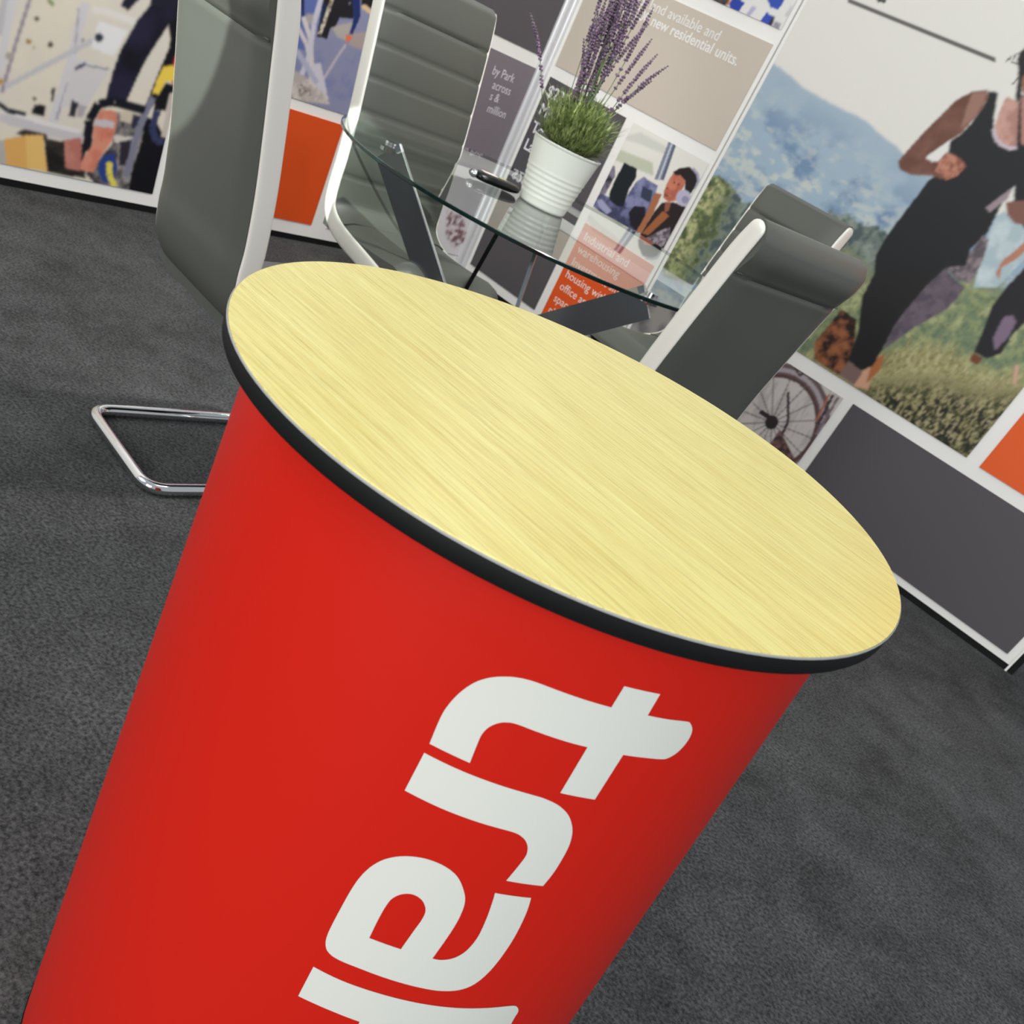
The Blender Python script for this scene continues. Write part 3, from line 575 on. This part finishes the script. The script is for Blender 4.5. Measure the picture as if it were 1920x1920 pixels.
LET = {'t': [(4.1203, 0.8517), (4.2237, 0.8515), (4.2255, 0.8333), (4.2867, 0.8324), (4.3537, 0.8318), (4.3715, 0.8297), (4.3894, 0.8246), (4.398, 0.8172), (4.3959, 0.8091), (4.3855, 0.8025), (4.369, 0.7984), (4.3507, 0.7971), (4.3003, 0.7975), (4.2254, 0.7979), (4.2234, 0.7555), (4.1199, 0.7565), (4.1196, 0.799), (4.0611, 0.7993), (3.9782, 0.8003), (3.9242, 0.8008), (3.8974, 0.7991), (3.8797, 0.7958), (3.8657, 0.7902), (3.8602, 0.7834), (3.8618, 0.7754), (3.8676, 0.7592), (3.7566, 0.7606), (3.7519, 0.7801), (3.7532, 0.792), (3.7646, 0.8056), (3.785, 0.8174), (3.8112, 0.8252), (3.8416, 0.8304), (3.8748, 0.8337), (3.9176, 0.8352), (3.9972, 0.8347), (4.0583, 0.8342), (4.1196, 0.8338)],
  'r': [(3.7554, 0.7521), (3.7547, 0.7168), (3.8591, 0.715), (3.9637, 0.7141), (4.0552, 0.7136), (4.0879, 0.7111), (4.1104, 0.7062), (4.1242, 0.6993), (4.1282, 0.6904), (4.1157, 0.6667), (4.2288, 0.6655), (4.2361, 0.6813), (4.2349, 0.7014), (4.2275, 0.7143), (4.2095, 0.7266), (4.1776, 0.7378), (4.1375, 0.745), (4.0954, 0.7485), (4.0513, 0.7496), (3.9544, 0.7501), (3.8517, 0.7508)],
  'a': [(4.1052, 0.6526), (4.2151, 0.6518), (4.228, 0.6363), (4.2379, 0.6115), (4.2377, 0.5872), (4.227, 0.5637), (4.2042, 0.5475), (4.1691, 0.5394), (4.1195, 0.5363), (4.0585, 0.5365), (3.9665, 0.5384), (3.875, 0.5404), (3.8068, 0.5412), (3.7749, 0.5437), (3.7561, 0.5495), (3.7463, 0.5617), (3.7458, 0.5879), (3.7496, 0.6182), (3.7611, 0.6365), (3.7821, 0.6499), (3.812, 0.6591), (3.8493, 0.6651), (3.8945, 0.6679), (3.9423, 0.6664), (3.9851, 0.6604), (4.0203, 0.6489), (4.04, 0.6381), (4.049, 0.6233), (4.0495, 0.6032), (4.0411, 0.572), (4.0683, 0.5722), (4.0993, 0.5767), (4.1217, 0.587), (4.1302, 0.6039), (4.1233, 0.6254), (4.1125, 0.6433)],
  'ah': [(3.8525, 0.575), (3.8502, 0.5979), (3.8533, 0.6168), (3.8663, 0.6256), (3.888, 0.6305), (3.912, 0.6311), (3.9356, 0.6276), (3.9537, 0.6199), (3.9572, 0.6103), (3.953, 0.5968), (3.946, 0.5739)],
  'n': [(3.7521, 0.5232), (3.7513, 0.4856), (3.8482, 0.4841), (3.944, 0.4815), (3.9474, 0.4666), (3.9532, 0.4482), (4.0146, 0.4419), (4.0557, 0.4522), (4.0684, 0.4723), (4.2073, 0.4626), (4.3485, 0.4525), (4.4107, 0.4532), (4.4336, 0.4677), (4.4271, 0.4937), (4.4257, 0.5027), (4.4105, 0.5099), (4.383, 0.5142), (4.2943, 0.5153), (4.1952, 0.5162), (4.0685, 0.5181), (3.9537, 0.5198), (3.84, 0.521)]}
def smooth_loop(P):
    P = [np.array((a * .3, z)) for a, z in P]; n = len(P); sharp = []
    for i in range(n):
        u = P[i] - P[i - 1]; v = P[(i + 1) % n] - P[i]; c = u.dot(v) / (np.linalg.norm(u) * np.linalg.norm(v)); sharp.append(c < math.cos(math.radians(42)))
    out = []
    for i in range(n):
        p1, p2 = P[i], P[(i + 1) % n]; p0 = P[i - 1] if not sharp[i] else p1; p3 = P[(i + 2) % n] if not sharp[(i + 1) % n] else p2
        if sharp[i] and sharp[(i + 1) % n]: out.append(p1); continue
        for k in range(4):
            t = k / 4; out.append(.5 * ((2 * p1) + (-p0 + p2) * t + (2 * p0 - 5 * p1 + 4 * p2 - p3) * t * t + (-p0 + 3 * p1 - 3 * p2 + p3) * t ** 3))
    return out
for name in ('t', 'r', 'a', 'n'):
    bm = bmesh.new()
    outer = LET[name]; loops = [outer] + ([LET['ah']] if name == 'a' else [])
    ed = []
    for lp in loops:
        vs = [bm.verts.new((a, z, 0)) for a, z in smooth_loop(lp)]
        ed += [bm.edges.new((vs[i], vs[(i + 1) % len(vs)])) for i in range(len(vs))]
    bmesh.ops.triangle_fill(bm, use_beauty=True, use_dissolve=False, edges=ed)
    for k in np.arange(3.70, 4.60, .02):
        bmesh.ops.bisect_plane(bm, geom=bm.verts[:] + bm.edges[:] + bm.faces[:], plane_co=(k * .3, 0, 0), plane_no=(1, 0, 0))
    for z in np.arange(.40, .90, .05):
        bmesh.ops.bisect_plane(bm, geom=bm.verts[:] + bm.edges[:] + bm.faces[:], plane_co=(0, z, 0), plane_no=(0, 1, 0))
    for v in bm.verts: v.co = bsurf(v.co.x / .3, v.co.y, .0016)
    o = obj('letter', bm, letter_w, None); o.parent = wrap
    tag(o, 'white printed letter')

# ------------------------------------------------------------------ chairs
# side frame profile (forward, up); centre line of the white band
FR = catmull([(-.005, 1.045), (.012, .985), (.030, .90), (.050, .80), (.068, .70), (.080, .60), (.082, .535), (.092, .480), (.125, .448), (.19, .428), (.30, .415), (.40, .402), (.47, .378)], 5)
def band(xc, wid, th, P, taper=True):
    """a flat band of thickness th (across) following P with in-plane width wid"""
    n = len(P); rings = []
    for i, p in enumerate(P):
        t = P[min(i + 1, n - 1)] - P[max(i - 1, 0)]; t /= np.linalg.norm(t); nrm = np.array([t[1], -t[0]])
        e = min(i, n - 1 - i) / 5.0; w2 = wid / 2 * (min(1, 0.88 + .12 * math.sin(min(e, 1) * math.pi / 2)) if taper else 1)
        ring = []
        for k in range(16):
            a = 2 * math.pi * k / 16; cx_, sx_ = math.cos(a), math.sin(a)
            ex = math.copysign(abs(cx_) ** .55, cx_); ey = math.copysign(abs(sx_) ** .8, sx_)
            q = p + nrm * w2 * ex; ring.append((xc + th / 2 * ey, q[0], q[1]))
        rings.append(ring)
    # rounded ends
    def cap(r, p, d, k):
        c = Vector((xc, p[0], p[1]))
        return [tuple(c + (Vector(q) - c) * k + Vector((0, d[0], d[1]))) for q in r]
    d0 = (P[0] - P[1]); d0 = d0 / np.linalg.norm(d0); d1 = (P[-1] - P[-2]); d1 = d1 / np.linalg.norm(d1)
    w_ = wid * .36
    st = [cap(rings[0], P[0], d0 * w_ * math.sin(a), math.cos(a)) for a in (1.4, 1.05, .7, .35)]
    en = [cap(rings[-1], P[-1], d1 * w_ * math.sin(a), math.cos(a)) for a in (.35, .7, 1.05, 1.4)]
    return loft(st + rings + en)
CW = .192         # half width of the cushion
CWP = .189
def chair_back():
    """upholstered back: ribbed front, plain rear, rolled top"""
    P = np.vstack([[-.008, 1.058], FR[:45]]); n = len(P)
    cum = np.r_[0, np.cumsum(np.hypot(*np.diff(P, axis=0).T))]
    S = np.linspace(0, cum[-1], 104); fx = np.interp(S, cum, P[:, 0]); fz = np.interp(S, cum, P[:, 1])
    grooves = [.105, .185, .265, .345, .425, .505]
    rings = []
    for i, s in enumerate(S):
        j0, j1 = max(i - 1, 0), min(i + 1, len(S) - 1); t = np.array([fx[j1] - fx[j0], fz[j1] - fz[j0]]); t /= np.linalg.norm(t)
        fwd = np.array([-t[1], t[0]]);  # points forward for a downward path
        if fwd[0] < 0: fwd = -fwd
        gv = sum(math.exp(-((s - g) / .0038) ** 2) for g in grooves) * .0045
        rollb = .016 * math.exp(-((s - .052) / .040) ** 2)            # roll bulges at the rear
        seam = math.exp(-((s - .108) / .004) ** 2) * .005
        topf = min(1, math.sqrt(max(s, 0.0005) / .02)) 
        bulge = .0012 * abs(math.sin(math.pi * (s - grooves[0]) / .08)) if s > grooves[0] else .002
        f = (.034 + bulge - gv) * topf; b = (.036 + rollb - seam) * topf
        c = np.array([fx[i], fz[i]]); ring = []
        m = 12; CW = CWP
        for k in range(m + 1):      # front face, left to right
            x = -CW + 2 * CW * k / m; e = 1 - (abs(x) / CW) ** 14 * .3; q = c + fwd * f * e; ring.append((x, q[0], q[1]))
        for k in range(m + 1):      # rear face, right to left
            x = CW - 2 * CW * k / m; e = 1 - (abs(x) / CW) ** 14 * .3; q = c - fwd * b * e; ring.append((x, q[0], q[1]))
        rings.append(ring)
    return loft(rings)
def chair_seat():
    rings = []; ys = np.linspace(.090, .515, 70); gro = [.16, .235, .31, .385, .46]
    for y in ys:
        t = max(0, (y - .085) / .43); zt = .474 + .014 * max(0, (.12 - y) / .06) - .012 * math.sin(math.pi * min(t * 1.2, 1)) - .05 * max(0, (t - .8) / .2) ** 2.2
        zb = .405 - .012 * t + .0 * t
        if t > .93: zb += (t - .93) / .07 * .006
        hw = CW + .018 if False else CW
        e = max(0, (t - .78) / .22); hw = CW * (1 - .30 * (1 - math.sqrt(max(0, 1 - e ** 2.4))))
        gv = sum(math.exp(-((y - g) / .004) ** 2) for g in gro) * .0
        ring = []
        m = 12
        for k in range(m + 1):
            x = -hw + 2 * hw * k / m; d = (abs(x) / hw) ** 8; ring.append((x, y, zt - gv - .018 * d))
        for k in range(m + 1):
            x = hw - 2 * hw * k / m; d = (abs(x) / hw) ** 8; ring.append((x, y, zb + .014 * d))
        rings.append(ring)
    return loft(rings)
def make_chair():
    r = empty('cantilever_chair'); FT = FR[1:]
    obj('backrest', chair_back(), leather, r, 60)
    obj('seat', chair_seat(), leather, r, 60)
    for s in (-1, 1): obj('side_frame', band(s * (CW - .0), .048, .012, FT), lacquer, r, 50)
    x = .175; zr = .0155
    pts = rounded([(-x, .40, .395), (-x, .49, .36), (-x, .475, .03), (-x, .44, zr), (-x, .0, zr), (x, .0, zr), (x, .44, zr), (x, .475, .03), (x, .49, .36), (x, .40, .395)], .055, 8)
    obj('tube_frame', tube(pts, .0150, 14), chrome, r, True)
    bm = bmesh.new(); bx(bm, -x, x, .20, .23, .392, .402); bx(bm, -x, x, .38, .41, .388, .398); obj('crossbar', bm, black, r)
    # stitched seam on the rear of the roll
    k = 14; i = np.argmin(abs(FR[:, 1] - .945)); p = FR[i]
    obj('seam', tube([(-CW + .004, p[0] - .0325, p[1]), (CW - .004, p[0] - .0325, p[1])], .0016, 6), leather, r, True)
    return r
def copy_tree(o, parent=None):
    c = o.copy(); C.objects.link(c); c.parent = parent
    for ch in list(o.children): copy_tree(ch, c)
    return c
spots = [
    (-1.762, 1.180, -5, 'grey leather chair with white side frames, back turned, left of the red counter'),
    (-2.385, 2.262, -96, 'grey ribbed chair with white side frame left of the glass table, facing right'),
    (-.905, 2.060, 78, 'dark grey chair seen from behind, tucked behind the right end of the counter'),
    (-1.590, 3.420, 168, 'grey ribbed chair on the far side of the table, against the runners photo'),
]
proto = make_chair()
for i, (x, y, a, lb) in enumerate(spots):
    o = proto if i == 0 else copy_tree(proto)
    o.location = (x, y, 0); o.rotation_euler = (0, 0, math.radians(a)); tag(o, lb, 'chair', 'leather chairs around the glass table')
    k_ = (1.0, 1.075, .985, 1.0)[i]; o.scale = (k_, k_, k_)

# ------------------------------------------------------------------ glass table
TX, TY, TR = -1.8596, 2.4403, .635; GZ = .75
table = empty('glass_table', (TX, TY, 0), 0, 'round clear glass table on crossed polished steel legs', 'table')
n = 128
def circ(r, z): return [(r * math.cos(2 * math.pi * k / n), r * math.sin(2 * math.pi * k / n), z) for k in range(n)]
o = obj('glass_top', loft([circ(TR - .002, GZ - .010), circ(TR, GZ - .0085), circ(TR, GZ - .0015), circ(TR - .002, GZ)]), glass, table, 20)
o.data.materials.append(glass_edge); o.data.materials.append(glass_low)
for p in o.data.polygons:
    p.material_index = 1 if abs(p.normal.z) < .95 else (2 if p.normal.z < 0 else 0)
def slab(p0, p1, wdir, wid, th):
    p0, p1, wd = Vector(p0), Vector(p1), Vector(wdir); ax = (p1 - p0).normalized(); wd = (wd - ax * wd.dot(ax)).normalized(); nn = ax.cross(wd)
    bm = bmesh.new(); v = []
    for p in (p0, p1):
        for a, b in ((-1, -1), (1, -1), (1, 1), (-1, 1)): v.append(bm.verts.new(p + wd * a * wid / 2 + nn * b * th / 2))
    for f in ((0, 3, 2, 1), (4, 5, 6, 7), (0, 1, 5, 4), (1, 2, 6, 5), (2, 3, 7, 6), (3, 0, 4, 7)): bm.faces.new([v[i] for i in f])
    bmesh.ops.bevel(bm, geom=bm.edges[:], offset=.0015, segments=2, affect='EDGES'); return bm
def pol(a, r, z): return (r * math.cos(math.radians(a)), r * math.sin(math.radians(a)), z)
gloss_leg = mat('black_glossy_leg', (16, 16, 17), .35, spec=.3)
lit_edge = mat('lit_steel_edge', (232, 232, 230), .38, .85)  # paler steel for front leg edges, their reflected light put into the colour
for (xt, yt, xf, yf, wd) in ((-2.13, 2.03, -1.37, 2.24, None), (-1.30, 2.262, -2.06, 2.05, None), (-2.01, 2.66, -1.68, 2.37, (-.6, .8, 0)), (-1.74, 2.14, -2.18, 2.58, (-.62, .78, 0))):
    t_ = Vector((xt - TX, yt - TY, GZ - .018)); f_ = Vector((xf - TX, yf - TY, .030)); ax = f_ - t_; nn = Vector((0, 0, 1)).cross(Vector((ax.x, ax.y, 0))); wd = wd or ax.cross(nn)
    o = obj('leg', slab(t_, f_, wd, .085, .012), gloss_leg if xf == -2.18 else steel, table); o.data.materials.append(lit_edge); nf = ax.cross(Vector(wd)).normalized()
    for p in o.data.polygons:
        if abs(p.normal.dot(nf)) < .5 and xf in (-1.37, -2.06): p.material_index = 1
    if yf > 2.5: continue
    obj('mounting_disc', tube([t_ + Vector((0, 0, -.002)), t_ + Vector((0, 0, .0075))], .026, 24), chrome, table, 40)
    obj('cap', tube([(t_.x, t_.y, GZ + .0002), (t_.x, t_.y, GZ + .006)], .016, 24), chrome, table, 40)

# ------------------------------------------------------------------ potted lavender
PX, PY = -1.905, 2.475
plant = empty('potted_lavender', (PX, PY, GZ), 0, 'lavender plant in a white ribbed metal pot on the glass table', 'plant')
rings = []; nn = 64
prof = [(.055, .001), (.070, .001), (.0735, .006)]
for k in range(60):
    t = k / 59; z = .008 + t * .160; r = .074 + t * .030
    rib = .0008 * math.sin(t * 2 * math.pi * 11) if .10 < t < .60 else 0
    prof.append((r + rib, z))
prof += [(.1065, .1695), (.1065, .1735), (.1035, .1745), (.1015, .1715), (.100, .160), (.098, .140)]
o = obj('pot', loft([[(r * math.cos(2 * math.pi * k / nn), r * math.sin(2 * math.pi * k / nn), z) for k in range(nn)] for r, z in prof]), pot_m, plant, 60)
bm = bmesh.new(); bmesh.ops.create_circle(bm, cap_ends=True, radius=.099, segments=32, matrix=Matrix.Translation((0, 0, .15))); obj('soil', bm, soil_m, plant)
rnd = random.Random(4)
# foliage: curved narrow leaves
V, F = [], []
def leaf(base, d, ln, wd, bend):
    d = Vector(d).normalized(); side = d.cross(Vector((0, 0, 1))); side = side.normalized() if side.length > .01 else Vector((1, 0, 0))
    b = len(V); n = 4
    for k in range(n + 1):
        t = k / n; p = Vector(base) + d * ln * t + Vector((d.x, d.y, -.7)) * bend * t * t; w_ = wd * math.sin(math.pi * min(.96, t * .85 + .12))
        V.append(tuple(p + side * w_)); V.append(tuple(p - side * w_))
    for k in range(n): F.append((b + 2 * k, b + 2 * k + 1, b + 2 * k + 3, b + 2 * k + 2))
for k in range(2600):
    a = rnd.uniform(0, 2 * math.pi); r = .078 * math.sqrt(rnd.random()); out = rnd.uniform(.1, .75) * (r / .085 + .25)
    h0 = rnd.uniform(.15, .285) - .05 * (r / .085) ** 2; z = max(h0, .152 + .03 * (r / .078) ** 2)
    rr = r * (1 + max(0, z - .165) * 4.6)
    leaf((rr * math.cos(a), rr * math.sin(a), z), (math.cos(a) * out + rnd.uniform(-.4, .4), math.sin(a) * out + rnd.uniform(-.4, .4), rnd.uniform(.35, 1.2)), rnd.uniform(.03, .07), rnd.uniform(.0009, .0022), rnd.uniform(0, .02))
me = bpy.data.meshes.new('foliage'); me.from_pydata(V, [], F); me.update()
o = obj('foliage', me, leaf_m, plant); tag(o, 'dense narrow green leaves', kind='stuff')
# flower stems, each with a spike of small buds
camR = Vector(M[0]); camU = Vector(M[2])
stems = [(-0.207, -0.159, 0.422), (-0.07, -0.054, 0.425), (-0.062, -0.047, 0.486), (-0.07, -0.054, 0.533), (-0.07, -0.054, 0.584), (-0.068, -0.052, 0.623), (-0.041, -0.031, 0.612), (-0.035, -0.027, 0.646), (-0.011, -0.008, 0.64), (-0.01, -0.007, 0.665), (-0.04, -0.031, 0.53), (-0.029, -0.022, 0.568), (0.003, 0.002, 0.571), (0.011, 0.008, 0.601), (0.032, 0.024, 0.625), (0.034, 0.026, 0.523), (0.001, 0.001, 0.525), (-0.032, -0.024, 0.482), (0.002, 0.001, 0.48), (0.094, 0.073, 0.496), (0.145, 0.112, 0.459), (0.112, 0.086, 0.41), (0.087, 0.067, 0.472), (-0.033, -0.025, 0.394)]
stems = [(x + dx, y + dy, z) for (x, y, z) in stems for dx, dy in [(rnd.uniform(-.02, .02), rnd.uniform(-.03, .03))]]
stems += [(rnd.uniform(-.07, .05), rnd.uniform(-.06, .06), rnd.uniform(.38, .58)) for k in range(14)]
def ico(bm, p, r, sq):
    m = Matrix.Translation(p) @ Matrix.Diagonal((r, r, r * sq, 1)); bmesh.ops.create_icosphere(bm, subdivisions=1, radius=1, matrix=m)
for k, (ex, ey, ez) in enumerate(stems):
    b = Vector((ex * .25 + rnd.uniform(-.02, .02), ey * .25 + rnd.uniform(-.02, .02), .15)); tip = Vector((ex, ey, ez))
    mid = b.lerp(tip, .55) + Vector((-ex * .18, -ey * .18, .02)) + Vector((rnd.uniform(-.02, .02), rnd.uniform(-.02, .02), 0))
    pts = [b * (1 - t) ** 2 + mid * 2 * t * (1 - t) + tip * t * t for t in np.linspace(0, 1, 12)]
    st = obj('flower_stem', tube(pts, .0012, 6), stem_m, plant, True)
    ln = rnd.uniform(.14, .24); tot = sum((pts[i + 1] - pts[i]).length for i in range(11)); bm = bmesh.new()
    steps = int(ln / .0085)
    for j in range(steps):
        t = 1 - (j * .0085) / tot; t = max(t, .05)
        c = b * (1 - t) ** 2 + mid * 2 * t * (1 - t) + tip * t * t
        taper = .45 + .55 * min(1, j / 5)
        if j > steps * .6 and rnd.random() < .35: continue
        for q in range(4):
            aa = j * .9 + q * math.pi / 2; rr = .0042 * taper
            ico(bm, c + Vector((math.cos(aa) * rr, math.sin(aa) * rr, rnd.uniform(-.001, .001))), .0027 * taper, 1.4)
    obj('blossom', bm, flower_m, st)

# ------------------------------------------------------------------ small black gadget on the table
gx, gy = -1.985, 2.335
g = empty('handheld_device', (gx, gy, GZ + .0012), math.radians(70), 'small glossy black device with silver tip lying beside the white pot', 'device')
gloss = mat('gloss_black', (9, 9, 10), .22, spec=.35)
rings = []
for i in range(15):
    t = -1 + 2 * i / 14; a = .085 * t; w_ = .034 * (1 - abs(t) ** 3) ** .5 + .0005; h = .013 * (1 - abs(t) ** 4) ** .5 + .0005
    rings.append([(a, w_ * math.cos(q), .0135 + h * math.sin(q)) for q in np.linspace(0, 2 * math.pi, 20, endpoint=False)])
obj('shell', loft(rings), gloss, g, True)
rings = []
for i in range(9):
    t = i / 8; rings.append([(-.078 - .016 * t, (.017 * (1 - t * t) ** .5 + .0008) * math.cos(q), .0135 + (.011 * (1 - t * t) ** .5 + .0008) * math.sin(q)) for q in np.linspace(0, 2 * math.pi, 16, endpoint=False)])
obj('tip', loft(rings), chrome, g, True); tag(g.children[-1], 'silver tip')
bm = bmesh.new(); bx(bm, -.055, -.005, -.012, .012, .0262, .0272); obj('sticker', bm, mat('sticker', (222, 206, 198), .4), g); tag(g.children[-1], 'pale pink sticker')
bm = bmesh.new(); bx(bm, .002, .028, -.010, .010, .0262, .0270); obj('sticker', bm, mat('sticker_b', (178, 172, 120), .4), g); tag(g.children[-1], 'yellowish sticker')
